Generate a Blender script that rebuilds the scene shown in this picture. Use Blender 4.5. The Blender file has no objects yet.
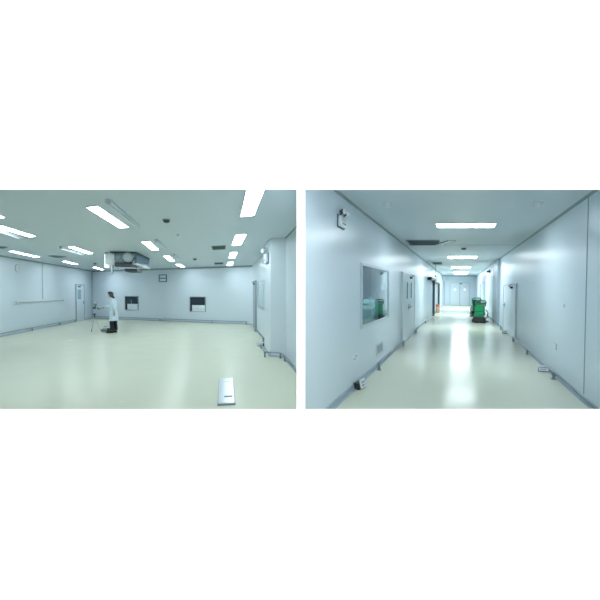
import bpy, bmesh, math, random
from mathutils import Vector, Matrix
random.seed(4)
C = bpy.context.scene.collection
PI = math.pi
# ------------------------------------------------------------------ camera
FPX, EYE, H = 360.0, 1.64, 3.0
HOR = {'L': 292.3, 'R': 289.0}
PITCH = math.atan((300-290.65)/FPX)
cam = bpy.data.cameras.new('camera'); co = bpy.data.objects.new('camera', cam); C.objects.link(co)
cam.sensor_width = 36; cam.lens = FPX/600*36; cam.clip_end = 200; cam.clip_start = 0.05
co.location = (0, 0, EYE); co.rotation_euler = (PI/2-PITCH, 0, 0)
bpy.context.scene.camera = co
# ------------------------------------------------------------------ materials
def mat(name, col, rough=.5, metal=0, noise=0, nscale=3, emit=None, es=0, spec=.5, alpha=None, trans=0):
    m = bpy.data.materials.new(name); m.use_nodes = True
    nt = m.node_tree; b = nt.nodes['Principled BSDF']
    b.inputs['Base Color'].default_value = (*col, 1)
    b.inputs['Roughness'].default_value = rough; b.inputs['Metallic'].default_value = metal
    b.inputs['Specular IOR Level'].default_value = spec
    if trans: b.inputs['Transmission Weight'].default_value = trans
    if emit: b.inputs['Emission Color'].default_value = (*emit, 1); b.inputs['Emission Strength'].default_value = es
    if noise:
        tc = nt.nodes.new('ShaderNodeTexCoord'); n = nt.nodes.new('ShaderNodeTexNoise')
        n.inputs['Scale'].default_value = nscale; n.inputs['Detail'].default_value = 4
        mx = nt.nodes.new('ShaderNodeMix'); mx.data_type = 'RGBA'
        mx.inputs[6].default_value = (*[c*(1-noise) for c in col], 1)
        mx.inputs[7].default_value = (*[min(1, c*(1+noise)) for c in col], 1)
        nt.links.new(tc.outputs['Object'], n.inputs['Vector']); nt.links.new(n.outputs['Fac'], mx.inputs[0])
        nt.links.new(mx.outputs[2], b.inputs['Base Color'])
    return m
M = {}
M['wall'] = mat('painted_steel_panel', (.70, .80, .872), .30, 0, .015, .7, spec=.4)
M['ceil'] = mat('ceiling_panel', (.60, .70, .755), .38, 0, .02, .6, spec=.35)
M['floorL'] = mat('epoxy_floor', (.70, .73, .59), .20, 0, .03, .5, spec=.055)
M['front'] = mat('white_gloss_paint', (.93, .93, .93), .6, 0, .004, 2)
M['kerb'] = mat('grey_coving', (.34, .42, .48), .35, 0, .04, 3)
M['seam'] = mat('seam_sealant', (.30, .38, .40), .6, 0, .05, 5)
M['steel'] = mat('brushed_steel', (.50, .56, .60), .28, .9, .08, 20)
M['dsteel'] = mat('dull_steel', (.28, .34, .38), .35, .7, .08, 20)
M['trimal'] = mat('aluminium_trim', (.60, .68, .72), .35, .3, .03, 8)
M['frame'] = mat('white_enamel', (.74, .82, .86), .35, 0, .02, 5)
M['lamp'] = mat('lit_diffuser', (1, 1, 1), .5, emit=(.85, .94, 1), es=17)
M['lampC'] = mat('lit_diffuser_corridor', (1, 1, 1), .5, emit=(.85, .94, 1), es=21)
M['softlamp'] = mat('soft_lit_diffuser', (1, 1, 1), .5, emit=(.9, .97, 1), es=.8)
M['black'] = mat('black_plastic', (.025, .03, .035), .4, 0, .1, 8)
M['dark'] = mat('dark_grey_paint', (.07, .09, .11), .45, 0, .1, 6)
M['charcoal'] = mat('charcoal_slats', (.12, .16, .17), .5, 0, .1, 9)
M['blueduct'] = mat('blue_grey_coil', (.12, .24, .32), .4, .3, .12, 9)
M['duct'] = mat('galvanised_sheet', (.46, .52, .56), .35, .5, .08, 5)
M['white'] = mat('white_plastic', (.82, .88, .9), .4, 0, .02, 5)
M['paper'] = mat('printed_paper', (.78, .85, .93), .7, 0, .02, 5)
M['bluemark'] = mat('blue_ink', (.18, .3, .55), .6, 0, .05, 9)
M['blueframe'] = mat('blue_frame', (.10, .2, .34), .4, 0, .05, 9)
M['tealglass'] = mat('teal_tinted_glass', (.30, .52, .56), .06, 0, .03, 2, spec=.6)
M['darkglass'] = mat('dark_glass', (.02, .03, .045), .08, 0, .1, 2, spec=.5)
M['glass'] = mat('clear_glass', (.72, .88, .89), .02, trans=1)
M['glass'].node_tree.nodes['Principled BSDF'].inputs['IOR'].default_value = 1.2
M['green'] = mat('green_plastic', (.008, .34, .12), .38, 0, .08, 6)
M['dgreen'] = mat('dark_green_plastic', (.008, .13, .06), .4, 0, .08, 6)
M['tank'] = mat('pale_green_tank', (.27, .46, .44), .35, 0, .06, 4)
M['coat'] = mat('white_cotton', (.66, .80, .90), .85, 0, .05, 14)
M['trouser'] = mat('dark_cloth', (.02, .03, .045), .9, 0, .1, 14)
M['skin'] = mat('skin', (.50, .33, .27), .55, 0, .04, 20)
M['hair'] = mat('dark_hair', (.04, .035, .04), .6, 0, .2, 40)
M['mask'] = mat('pale_mask', (.6, .7, .8), .8, 0, .03, 20)
M['red'] = mat('red_tape', (.55, .12, .09), .5, 0, .06, 9)
M['yellow'] = mat('ochre_plastic', (.50, .38, .20), .5, 0, .06, 9)
M['port'] = mat('porthole_glow', (1, 1, 1), .3, emit=(.9, .97, 1), es=.9)  # glow stands in for light from beyond the end doors
# floor: slight long streaks in the gloss
nt = M['floorL'].node_tree; b = nt.nodes['Principled BSDF']
n = nt.nodes.new('ShaderNodeTexNoise'); n.inputs['Scale'].default_value = 1.6; n.inputs['Detail'].default_value = 5
tc = nt.nodes.new('ShaderNodeTexCoord'); nt.links.new(tc.outputs['Object'], n.inputs['Vector'])
mr = nt.nodes.new('ShaderNodeMapRange'); mr.inputs[3].default_value = .13; mr.inputs[4].default_value = .22
nt.links.new(n.outputs['Fac'], mr.inputs[0]); nt.links.new(mr.outputs[0], b.inputs['Roughness'])
M['floorM'] = M['floorL'].copy(); M['floorM'].name = 'satin_epoxy_floor'
for q_ in M['floorM'].node_tree.nodes:
    if q_.type == 'MAP_RANGE': q_.inputs[3].default_value = .2; q_.inputs[4].default_value = .3
# ------------------------------------------------------------------ mesh helpers
def quad_solid(bm, a):      # 8 corners: 4 bottom ccw, 4 top ccw
    v = [bm.verts.new(p) for p in a]
    for f in ((3,2,1,0),(4,5,6,7),(0,1,5,4),(1,2,6,5),(2,3,7,6),(3,0,4,7)): bm.faces.new([v[i] for i in f])
def box(bm, x0, x1, y0, y1, z0, z1):
    x0, x1 = sorted((x0, x1)); y0, y1 = sorted((y0, y1)); z0, z1 = sorted((z0, z1))
    quad_solid(bm, [(x0,y0,z0),(x1,y0,z0),(x1,y1,z0),(x0,y1,z0),(x0,y0,z1),(x1,y0,z1),(x1,y1,z1),(x0,y1,z1)])
def tube(bm, pts, r, n=10, cap=True):
    pts = [Vector(p) for p in pts]; rs = r if isinstance(r, (list, tuple)) else [r]*len(pts)
    rings = []; prev = None
    for i, p in enumerate(pts):
        t = (pts[min(i+1, len(pts)-1)]-pts[max(i-1, 0)]).normalized()
        if prev is None:
            u = t.cross(Vector((0,0,1)) if abs(t.z) < .9 else Vector((1,0,0))).normalized()
        else: u = (prev-t*prev.dot(t)).normalized()
        prev = u; w = t.cross(u)
        rings.append([bm.verts.new(p+(u*math.cos(2*PI*k/n)+w*math.sin(2*PI*k/n))*rs[i]) for k in range(n)])
    for a, b in zip(rings, rings[1:]):
        for k in range(n): bm.faces.new((a[k], a[(k+1)%n], b[(k+1)%n], b[k]))
    if cap: bm.faces.new(rings[0][::-1]); bm.faces.new(rings[-1])
def loft(bm, rings, cap=True):      # rings: (cx, cy, z, rx, ry)
    n = 20; R = []
    for cx, cy, z, rx, ry in rings:
        R.append([bm.verts.new((cx+rx*math.cos(2*PI*k/n), cy+ry*math.sin(2*PI*k/n), z)) for k in range(n)])
    for a, b in zip(R, R[1:]):
        for k in range(n): bm.faces.new((a[k], a[(k+1)%n], b[(k+1)%n], b[k]))
    if cap: bm.faces.new(R[0][::-1]); bm.faces.new(R[-1])
def prism(bm, prof, y0, y1):        # profile in x-z, extruded in y
    a = [bm.verts.new((x, y0, z)) for x, z in prof]; b = [bm.verts.new((x, y1, z)) for x, z in prof]
    bm.faces.new(a); bm.faces.new(b[::-1]); n = len(prof)
    for k in range(n): bm.faces.new((a[(k+1)%n], a[k], b[k], b[(k+1)%n]))
def slab(bm, poly, z0, z1):
    a = [bm.verts.new((p[0], p[1], z0)) for p in poly]; b = [bm.verts.new((p[0], p[1], z1)) for p in poly]
    bm.faces.new(a[::-1]); bm.faces.new(b); n = len(poly)
    for k in range(n): bm.faces.new((a[k], a[(k+1)%n], b[(k+1)%n], b[k]))
ROOM = 'L'; TOP = []
def obj(name, build, m, parent=None, bevel=0, smooth=False, label=None, seg=2):
    bm = bmesh.new(); build(bm); bmesh.ops.recalc_face_normals(bm, faces=bm.faces)
    me = bpy.data.meshes.new(name); bm.to_mesh(me); bm.free()
    o = bpy.data.objects.new(name, me); C.objects.link(o); me.materials.append(M[m])
    if bevel:
        b = o.modifiers.new('bevel', 'BEVEL'); b.width = bevel; b.segments = seg; b.limit_method = 'ANGLE'
    if smooth:
        for p in me.polygons: p.use_smooth = True
    if parent is not None: o.parent = parent
    else: TOP.append((o, ROOM))
    if label: o['label'] = label
    return o
def thing(name, label, cat, loc=(0,0,0), rz=0, group=None):
    o = bpy.data.objects.new(name, None); C.objects.link(o); o.empty_display_size = .1
    o.location = loc; o.rotation_euler = (0, 0, rz); o['label'] = label; o['category'] = cat
    if group: o['group'] = group
    TOP.append((o, ROOM)); return o
def struct(name, build, m, parent=None, **k):
    o = obj(name, build, m, parent, **k)
    if parent is None: o['kind'] = 'structure'
    return o
def place(o, loc, rz=0): o.location = loc; o.rotation_euler = (0, 0, rz)
def copy_tree(o, parent=None):
    c = o.copy(); C.objects.link(c); c.parent = parent
    if parent is None: TOP.append((c, ROOM))
    for ch in list(o.children): copy_tree(ch, c)
    return c
# ------------------------------------------------------------------ surveying the rooms
def ray(px, py):
    th = math.atan((300-HOR[ROOM])/FPX)
    u = -(py-300)/FPX
    return Vector(((px-300)/FPX, math.cos(th)+u*math.sin(th), -math.sin(th)+u*math.cos(th)))
def atz(px, py, z=0):
    d = ray(px, py); t = (z-EYE)/d.z
    return Vector((d.x*t, d.y*t, z))
class Wall:                 # local x along the wall, y out into the room, z up
    def __init__(s, a, b, off=0):
        s.a = Vector((a[0], a[1], 0)); s.b = Vector((b[0], b[1], 0))
        s.d = (s.b-s.a).normalized(); s.n = Vector((-s.d.y, s.d.x, 0)); s.L = (s.b-s.a).length
        s.rz = math.atan2(s.d.y, s.d.x)
    def hit(s, px, py, off=0):
        d = ray(px, py); o = s.a+s.n*off
        t = (o-Vector((0,0,EYE))).dot(s.n)/d.dot(s.n)
        p = Vector((0,0,EYE))+d*t
        return (p-s.a).dot(s.d), p.z
    def at(s, x, y=0, z=0): return s.a+s.d*x+s.n*y+Vector((0,0,z))
    def thing(s, name, label, cat, x, z, y=0, group=None): return thing(name, label, cat, s.at(x, y, z), s.rz, group)
# ================================================================== THE VIEWING WALL (camera side)
ROOM = 'N'
D = 1.85
def zpix(py):               # height on the wall seen at that image row
    a = PITCH+math.atan((py-300)/FPX); return EYE-D*math.tan(a)
zt, zb = zpix(189.3), zpix(409.7)
xl, xr = (296.6-300)/FPX*D, (305.2-300)/FPX*D
WX0, WX1 = -1.75, 1.75
def fw(bm):
    T = D+.012
    box(bm, -9.6, WX0, D, T, 0, 3.35); box(bm, WX1, 4.2, D, T, 0, 3.35)
    box(bm, WX0, WX1, D, T, zt, 3.35); box(bm, WX0, WX1, D, T, 0, zb)
    box(bm, xl, xr, D, T, zb, zt)
struct('wall_front', fw, 'front')
o = struct('floor', lambda bm: box(bm, -9.6, 4.2, -4, D, -.12, 0), 'front')
# ================================================================== LEFT: CLEAN ROOM PLAN
Y0 = D+.012
def extend(p, q, y):        # point on line p-q at depth y
    t = (y-p.y)/(q.y-p.y); return p+(q-p)*t
ROOM = 'L'
C1 = atz(92.5, 318.2); A0 = extend(atz(0, 337), C1, Y0)
C2 = atz(252.3, 324.6); R1 = atz(267.3, 342.6)
K0 = atz(264.6, 348.4); K1 = atz(270.8, 356.5); K2 = atz(286.2, 357.8)
n2 = atz(296, 370); t = (-.012-K2.x)/(n2.x-K2.x); N1 = K2+(n2-K2)*t; N0 = Vector((-.012, Y0, 0))
PL = [A0, C1, C2, R1, K0, K1, K2, N1, N0]
def wall_obj(name, a, b, over=0.0, th=.06):     # a->b with the room on the left of the direction of travel
    w = Wall(a, b)
    def f(bm): box(bm, -over, w.L+over, -th, 0, -.05, H+.05)
    o = struct(name, f, 'wall'); place(o, w.a, w.rz); return w
WL = wall_obj('wall_left', C1, A0, .0); WB = wall_obj('wall_back', C2, C1, .05)
WR = wall_obj('wall_right', R1, C2, .0)
WC = [Wall(K0, R1), Wall(K1, K0), Wall(K2, K1)]
def pil(bm): slab(bm, [K0, K1, K2, K2+Vector((.35, .3, 0)), R1+Vector((.3, 0, 0)), R1], -.05, H+.05)
struct('wall_pilaster', pil, 'wall')
WN = wall_obj('wall_near_right', N1, K2, .0, .02)
WP = wall_obj('wall_partition', N0, N1, .0, .011)
bmfl = lambda bm: slab(bm, [p for p in reversed(PL)], -.12, 0)
struct('floor', bmfl, 'floorM')
ccx = [Vector((p.x, p.y, 0)) for p in PL]
struct('ceiling', lambda bm: slab(bm, list(reversed(PL)), H, H+.12), 'ceil')
def ceiling_joints(room_dir, segs, name):
    def f(bm):
        for a, b in segs:
            w = Wall(a, b)
            p = [w.at(0, -.012, H-.004), w.at(w.L, -.012, H-.004), w.at(w.L, .012, H-.004), w.at(0, .012, H-.004)]
            quad_solid(bm, p+[q+Vector((0,0,.005)) for q in p])
    return struct(name, f, 'seam')
def coving(name, w, x0, x1, m='kerb', h=.04):
    def f(bm):
        prof = [(0, 0), (.05, 0), (.035, .012), (.022, h*.6), (.02, h), (0, h)]
        a = [bm.verts.new((x0, y, z)) for y, z in prof]; b = [bm.verts.new((x1, y, z)) for y, z in prof]
        bm.faces.new(a); bm.faces.new(b[::-1])
        for k in range(len(prof)): bm.faces.new((a[(k+1)%6], a[k], b[k], b[(k+1)%6]))
    o = struct(name, f, m); place(o, w.a, w.rz); return o
coving('baseboard_left', WL, 0, WL.L); coving('baseboard_back', WB, 0, WB.L); coving('baseboard_right', WR, 0, WR.L)
coving('baseboard_pilaster_side', WC[1], 0, WC[1].L); coving('baseboard_pilaster', WC[2], 0, WC[2].L); coving('baseboard_near_right', WN, 0, WN.L)
def cornice(name, w, x0, x1, s=.03):
    o = struct(name, lambda bm: prism_x(bm, [(0, H), (s, H), (0, H-s)], x0, x1), 'seam'); place(o, w.a, w.rz)
def prism_x(bm, prof, x0, x1):
    a = [bm.verts.new((x0, y, z)) for y, z in prof]; b = [bm.verts.new((x1, y, z)) for y, z in prof]; n = len(prof)
    bm.faces.new(a); bm.faces.new(b[::-1])
    for k in range(n): bm.faces.new((a[(k+1)%n], a[k], b[k], b[(k+1)%n]))
cornice('trim_1', WL, 0, WL.L, .05); cornice('trim_2', WB, 0, WB.L, .08); cornice('trim_3', WN, 0, WN.L)
o = struct('trim_4', lambda bm: box(bm, .01, .05, 0, .012, .1, H-.05), 'seam'); place(o, C1, WL.rz)
# ------------------------------------------------------------------ guard rails
def guard_rail(w, x0, x1, label, posts, off=.10, z=.135, r=.017, group=None):
    t = w.thing('guard_rail', label, 'guard rail', x0, 0, 0, group)
    L = x1-x0
    obj('rail', lambda bm: tube(bm, [(0, off, z), (L, off, z)], r, 12), 'dsteel', t, smooth=True)
    for p in posts:
        q = obj('post', lambda bm: (tube(bm, [(p-x0, off, 0), (p-x0, off, z-r*.6)], .024, 10),
                                   tube(bm, [(p-x0, 0.045, .07), (p-x0, off, .07)], .012, 8)), 'dsteel', t)
        obj('base_plate', lambda bm: box(bm, p-x0-.045, p-x0+.045, off-.04, off+.045, 0, .01), 'dsteel', q)
    return t
def sposts(w, pxs):
    out = []
    for px, py in pxs:
        out.append(w.hit(px, py, .10)[0])
    return out
lp = sposts(WL, [(32.4, 331), (60, 325)]); lp += [lp[0]+(lp[0]-lp[1])]
dx = WL.hit(84.5, 318)[0]; dx2 = WL.hit(74.5, 320)[0]
guard_rail(WL, dx2+.1, WL.L-.3, 'long steel guard rail on short posts along left wall of left room', [p for p in lp if dx2+.1 < p < WL.L-.4]+[dx2+.2])
bx_ = [x for x in (WB.hit(px, 320, .1)[0] for px in (118, 160, 212, 246))]
guard_rail(WB, .25, WB.L-.4, 'steel guard rail along the far wall of left room', bx_)
guard_rail(WR, .1, WR.L-1.2, 'short steel guard rail below teal window beyond the pilaster', [.3, WR.L*.5])
t = thing('guard_rail', 'steel guard rail wrapping around the white pilaster', 'guard rail')
q = [WC[1].at(WC[1].L-.02, .1), K1+(WC[1].n+WC[2].n).normalized()*.13, WC[2].at(.12, .1), K2+Vector((-.05,-.12,0)), WN.at(WN.L-.35, .1), WN.at(.15, .1)]
q = [WC[1].at(WC[1].L-.02, .1), K1+WC[2].n*.1+WC[1].n*.1, K2+WC[2].n*.1-Vector((.1, 0, 0)), WN.at(WN.L-.45, .1), WN.at(.15, .1)]
obj('rail', lambda bm: tube(bm, [(p.x, p.y, .135) for p in q], .018, 12), 'dsteel', t, smooth=True)
for p in (q[0], q[1], q[2], q[3]):
    obj('post', lambda bm: tube(bm, [(p.x, p.y, 0), (p.x, p.y, .12)], .024, 10), 'dsteel', t)
# ------------------------------------------------------------------ ceiling lamps
def plate(bm, a, b, u0, u1, v0, v1, z0, z1):      # a slab on the ceiling grid, a and b its unit directions
    P = lambda u, v_, z: a*u+b*v_+Vector((0, 0, z))
    quad_solid(bm, [P(u0,v0,z0),P(u1,v0,z0),P(u1,v1,z0),P(u0,v1,z0),P(u0,v0,z1),P(u1,v0,z1),P(u1,v1,z1),P(u0,v1,z1)])
def panel_light(name_label, c, L, W, rz, group, th=.012, a=None, b=None, m='lamp'):
    if a is None: a = Vector((math.cos(rz), math.sin(rz), 0)); b = Vector((-math.sin(rz), math.cos(rz), 0))
    t = thing('ceiling_light', name_label, 'ceiling light', c, 0, group)
    fr = .015
    def f(bm):
        for s in (-1, 1):
            plate(bm, a, b, -L/2-fr, L/2+fr, min(s*W/2, s*(W/2+fr)), max(s*W/2, s*(W/2+fr)), -th-.004, 0)
            plate(bm, a, b, min(s*L/2, s*(L/2+fr)), max(s*L/2, s*(L/2+fr)), -W/2, W/2, -th-.004, 0)
    obj('frame', f, 'frame', t)
    obj('diffuser', lambda bm: plate(bm, a, b, -L/2, L/2, -W/2, W/2, -th, -.001), m, t)
    return t
D1 = math.atan2((C1-A0).y, (C1-A0).x)
VP1 = math.atan2(FPX, 222-300)
def lamp_from(n_, f_, W, label, group, L=None):
    a = atz(*n_, H); b = atz(*f_, H); d = b-a
    if L: a = b-d.normalized()*L; d = b-a
    a_ = d.normalized(); b_ = (C2-C1).normalized(); k = abs(a_.cross(b_).z)
    return panel_light(label, (a+b)/2, d.length, W*1.0/k*.82, 0, group, a=a_, b=b_)
g = 'flush ceiling lights of the left room'
lamp_from((255.3, 189.6), (247.2, 215.3), .27, 'largest lit panel light of right row, cut by top edge', g, 2.2)
lamp_from((240.9, 234.2), (236.4, 244.5), .29, 'second lit panel light from the top in right row of left room', g)
lamp_from((233.8, 252), (231.9, 257.8), .27, 'third lit panel light from the top in right row of left room', g)
lamp_from((230.8, 262.0), (229.6, 265.2), .29, 'lit panel light of right row nearest the far wall', g)
lamp_from((92, 206), (124, 227), .25, 'large lit panel light above and left of the air handling unit', g)
lamp_from((145.8, 241.4), (155.3, 249.5), .27, 'lit panel light just right of the air handling unit', g)
lamp_from((166.3, 255.7), (172.1, 260.7), .26, 'small lit panel light above the blue-framed wall notice', g)
lamp_from((177.9, 264), (182.7, 266.7), .28, 'smallest lit panel light near far wall, right of the blue-framed notice', g)
lamp_from((-2, 225.5), (32.3, 236), .25, 'bright panel light at the left picture edge, nearer of the two', g)
lamp_from((-32, 203.5), (-.5, 217.5), .28, 'panel light at left edge of the left room, uppermost, only its tip in view', g)
lamp_from((11.3, 250.8), (37.7, 256.8), .25, 'lit panel light at far left beside the left wall', g)
lamp_from((70.8, 246.4), (90.6, 253.3), .25, 'lit panel light left of air handling unit, with strip lamp beside it', g)
lamp_from((64, 260.9), (76.5, 264.2), .25, 'lit panel light above the door in left wall', g)
lamp_from((94.2, 267), (102.5, 269.5), .25, 'lit panel light tucked behind the air handling unit near the corner', g)
# lamps of the same rows nearer than the picture shows
for px, py in ((40, 172), (140, 150)):
    pass
def strip_lamp(a_, b_, label, w=.075):
    a = atz(*a_, H-.05); b = atz(*b_, H-.05); d = b-a; L = d.length
    c = (a+b)/2; c.z = H
    t = thing('ceiling_strip_light', label, 'strip light', c, math.atan2(d.y, d.x), 'unlit strip lights beside the panel lights')
    obj('housing', lambda bm: prism_x(bm, [(-w/2, 0), (w/2, 0), (w/2, -.035), (w/4, -.055), (-w/4, -.055), (-w/2, -.035)], -L/2, L/2), 'trimal', t)
    for s in (-1, 1):
        obj('end_cap', lambda bm: box(bm, s*L/2, s*(L/2+.02), -w*.5, w*.5, -.06, 0), 'trimal', t)
    obj('tube', lambda bm: tube(bm, [(-L/2+.02, 0, -.07), (L/2-.02, 0, -.07)], .014, 8), 'white', t, smooth=True)
strip_lamp((108.5, 203), (137.5, 227), 'long unlit strip lamp right of the large panel light')
strip_lamp((156.5, 241), (165, 248), 'unlit strip lamp beside panel light right of air handling unit', .07)
strip_lamp((174, 255.2), (179.6, 260), 'small unlit strip lamp above the blue-framed wall notice', .07)
strip_lamp((-3, 230), (23.2, 239), 'unlit strip lamp below the bright panel at left picture edge')
strip_lamp((60.5, 248), (82, 254.3), 'unlit strip lamp left of panel light near air handling unit', .07)
# ------------------------------------------------------------------ vents and detectors
def vent(corners, label, group, slats=8, z=H, m='charcoal', name='ceiling_vent', inv=False, axis=None):
    p = [atz(*c, z) for c in corners]           # near-left, near-right, far-right, far-left
    c = sum(p, Vector())/4
    wv = ((p[1]-p[0])+(p[2]-p[3]))/2; lv = ((p[3]-p[0])+(p[2]-p[1]))/2
    W = wv.length; L = lv.length; a = wv.normalized(); b = lv.normalized()
    if a.cross(b).z < 0: b = -b
    t = thing(name, label, 'air vent', c, 0, group)
    e = .03
    def fr(bm):
        for s in (-1, 1):
            plate(bm, a, b, -W/2, W/2, min(s*L/2, s*(L/2-e)), max(s*L/2, s*(L/2-e)), -.02, 0)
            plate(bm, a, b, min(s*W/2, s*(W/2-e)), max(s*W/2, s*(W/2-e)), -L/2+e, L/2-e, -.02, 0)
    obj('frame', fr, 'dsteel', t)
    def sl(bm):
        plate(bm, a, b, -W/2+e, W/2-e, -L/2+e, L/2-e, -.004, -.001)
        for k in range(slats):
            y = -L/2+.05+(L-.1)*k/(slats-1)
            plate(bm, a, b, -W/2+e, W/2-e, y-.012, y+.012, -.016, -.005)
    obj('slats', sl, m, t)
    return t
gv = 'dark ceiling vents of the left room'
vent([(211.3, 246), (225.8, 245.3), (225.8, 248.8), (212, 249.4)], 'dark rectangular vent left of the panel light row', gv)
vent([(214, 262.6), (223.5, 262.3), (223.3, 263.8), (214.5, 264.1)], 'small dark rectangular vent near the far wall', gv, 6)
def round_vent(px, py, rx, label, n=24):
    c = atz(px, py, H); r = rx/FPX*c.y
    t = thing('round_diffuser', label, 'air vent', c, 0)
    obj('rim', lambda bm: loft(bm, [(0,0,-.02,r,r),(0,0,0,r*.95,r*.95)]), 'dsteel', t)
    obj('core', lambda bm: (loft(bm, [(0,0,-.045,r*.45,r*.45),(0,0,-.021,r*.7,r*.7)])), 'charcoal', t)
round_vent(57.5, 256.3, 8, 'round dark ceiling diffuser between panel lights on the left side')
round_vent(1.5, 246.8, 5, 'round dark ceiling diffuser at the left picture edge')
def detector(px, py, r, label, m='dsteel'):
    c = atz(px, py, H)
    t = thing('smoke_detector', label, 'smoke detector', c)
    obj('base', lambda bm: loft(bm, [(0,0,-.02,r,r),(0,0,0,r,r)]), m, t)
    obj('sensor_head', lambda bm: loft(bm, [(0,0,-.06,r*.5,r*.5),(0,0,-.045,r*.75,r*.75),(0,0,-.02,r*.8,r*.8)]), 'dark' if m=='dsteel' else m, t)
detector(166.3, 219.6, .07, 'dark smoke detector right of the large panel light, nearest one')
detector(195, 258.6, .08, 'small dark smoke detector between the two rows near far wall')
detector(95, 263, .07, 'small detector just left of the air handling unit')
detector(178, 234, .03, 'tiny sprinkler-like detector right of the strip lamps', 'frame')
# ------------------------------------------------------------------ air handling unit
pa = atz(135.6, 252, H); rz = math.atan2(FPX, 222-300)-PI/2      # local y runs away from viewer
u = thing('air_handling_unit', 'ceiling-hung air handling unit with round fan casing and dark ribbed side', 'air handling unit', pa, rz)
LZ = 2.3
obj('mounting_frame', lambda bm: (box(bm, -.80, .02, 0, LZ, -.045, 0)), 'dark', u)
obj('casing', lambda bm: box(bm, -.78, -.05, .03, LZ-.03, -.36, -.045), 'duct', u, bevel=.012)
def fins(bm):
    box(bm, -.05, -.02, .05, LZ-.05, -.38, -.05)
    for k in range(26):
        y = .07+k*(LZ-.16)/25; box(bm, -.02, .02, y, y+.03, -.38, -.055)
obj('coil_fins', fins, 'blueduct', u)
obj('side_sill', lambda bm: box(bm, -.10, .05, -.02, LZ+.02, -.43, -.38), 'white', u, bevel=.01)
def fanc(bm):
    n = 24; r = .17; cx, cz = -.22, -.19
    tube(bm, [(cx, -.14, cz), (cx, .03, cz)], r, 28)
obj('fan_casing', fanc, 'duct', u, smooth=False, bevel=.015)
obj('fan_grille', lambda bm: (tube(bm, [(-.22, -.155, -.19), (-.22, -.141, -.19)], .11, 20)), 'trimal', u)
obj('front_panel', lambda bm: box(bm, -.76, -.42, -.03, .03, -.30, -.06), 'dsteel', u, bevel=.008)
def arc(bm):
    pts = [(-.22+.19*math.cos(a), -.10, -.19+.19*math.sin(a)) for a in [math.radians(x) for x in range(200, 361, 16)]]
    tube(bm, pts, .018, 8)
obj('casing_band', arc, 'dark', u, smooth=True)
obj('recess_shade_pan', lambda bm: box(bm, -.64, -.10, -.06, .75, -.50, -.37), 'dark', u, bevel=.01)  # dark box also paints in the shaded recess below the casing
obj('lower_tray', lambda bm: box(bm, -.52, -.02, -.10, .55, -.56, -.52), 'trimal', u, bevel=.008)
obj('motor_box', lambda bm: box(bm, -.36, .02, .1, .9, -.66, -.56), 'dark', u, bevel=.01)
for x in (-.70, -.12):
    for y in (-.02, .6): obj('hanger', lambda bm: box(bm, x-.012, x+.012, y-.012, y+.012, -.55, -.36), 'dsteel', u)
obj('side_duct', lambda bm: box(bm, -.94, -.64, -.14, .32, -.44, -.06), 'white', u, bevel=.07, seg=4)
obj('drain_pipe', lambda bm: tube(bm, [(-.72, -.05, -.46), (-.72, -.09, -.48), (-.72, -.09, -.78)], .028, 10), 'white', u, smooth=True)
pw = atz(106.8, 252.5, H)
t = thing('ceiling_light', 'short upright lit lamp box hanging left of the air handling unit', 'ceiling light', pw, 0)
obj('bracket', lambda bm: box(bm, -.05, .05, -.03, .03, -.06, 0), 'dark', t)
obj('diffuser', lambda bm: box(bm, -.062, .062, -.05, .05, -.52, -.06), 'softlamp', t, bevel=.01)
# ------------------------------------------------------------------ far wall items
def pass_box(w, c0, c1, label, split):
    x0, z1 = w.hit(*c0); x1, z0 = w.hit(*c1)
    x0, x1 = sorted((x0, x1)); W = x1-x0; Hh = z1-z0
    t = w.thing('transfer_hatch', label, 'transfer hatch', (x0+x1)/2, z0, 0, None)
    e = .035
    def fr(bm):
        for s in (-1, 1): box(bm, s*W/2, s*(W/2-e), 0, .04, 0, Hh)
        box(bm, -W/2+e, W/2-e, 0, .04, 0, e); box(bm, -W/2+e, W/2-e, 0, .04, Hh-e, Hh)
    obj('frame', fr, 'dsteel', t, bevel=.004)
    obj('dark_pane', lambda bm: box(bm, -W/2+e, W/2-e, .004, .018, e, Hh-e), 'darkglass', t)
    # local x runs right to left in the picture, so the white sheet sits at low x
    obj('white_panel', lambda bm: box(bm, -W/2+e*.6, W/2-W*split, .018, .045, .02, Hh*.44), 'frame', t, bevel=.004)
    obj('panel_handle', lambda bm: tube(bm, [(-.06, .045, Hh*.22), (-.06, .07, Hh*.22), (.06, .07, Hh*.22), (.06, .045, Hh*.22)], .008, 6), 'steel', t)
    return t
h1 = pass_box(WB, (125.2, 296), (138.6, 310.2), 'dark transfer hatch in far wall right behind the person', .2)
obj('inner_post', lambda bm: box(bm, -.03, .03, .019, .03, .5*.7, .62), 'blueframe', h1)
pass_box(WB, (190, 296.6), (205.8, 312), 'dark transfer hatch in far wall, right of the blue-framed notice', .16)
x0, z1 = WB.hit(159.2, 274.6); x1, z0 = WB.hit(167, 282)
t = WB.thing('wall_notice', 'square blue-framed white notice high on the far wall', 'notice', (x0+x1)/2, z0)
W = abs(x1-x0); hh = z1-z0
def fr(bm):
    for s in (-1, 1): box(bm, s*W/2, s*(W/2-.05), 0, .04, 0, hh)
    for a in (0, hh/2-.025, hh-.05): box(bm, -W/2+.05, W/2-.05, 0, .04, a, a+.05)
obj('frame', fr, 'blueframe', t)
obj('sheet', lambda bm: box(bm, -W/2+.05, W/2-.05, .002, .012, .02, hh-.02), 'paper', t)
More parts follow.
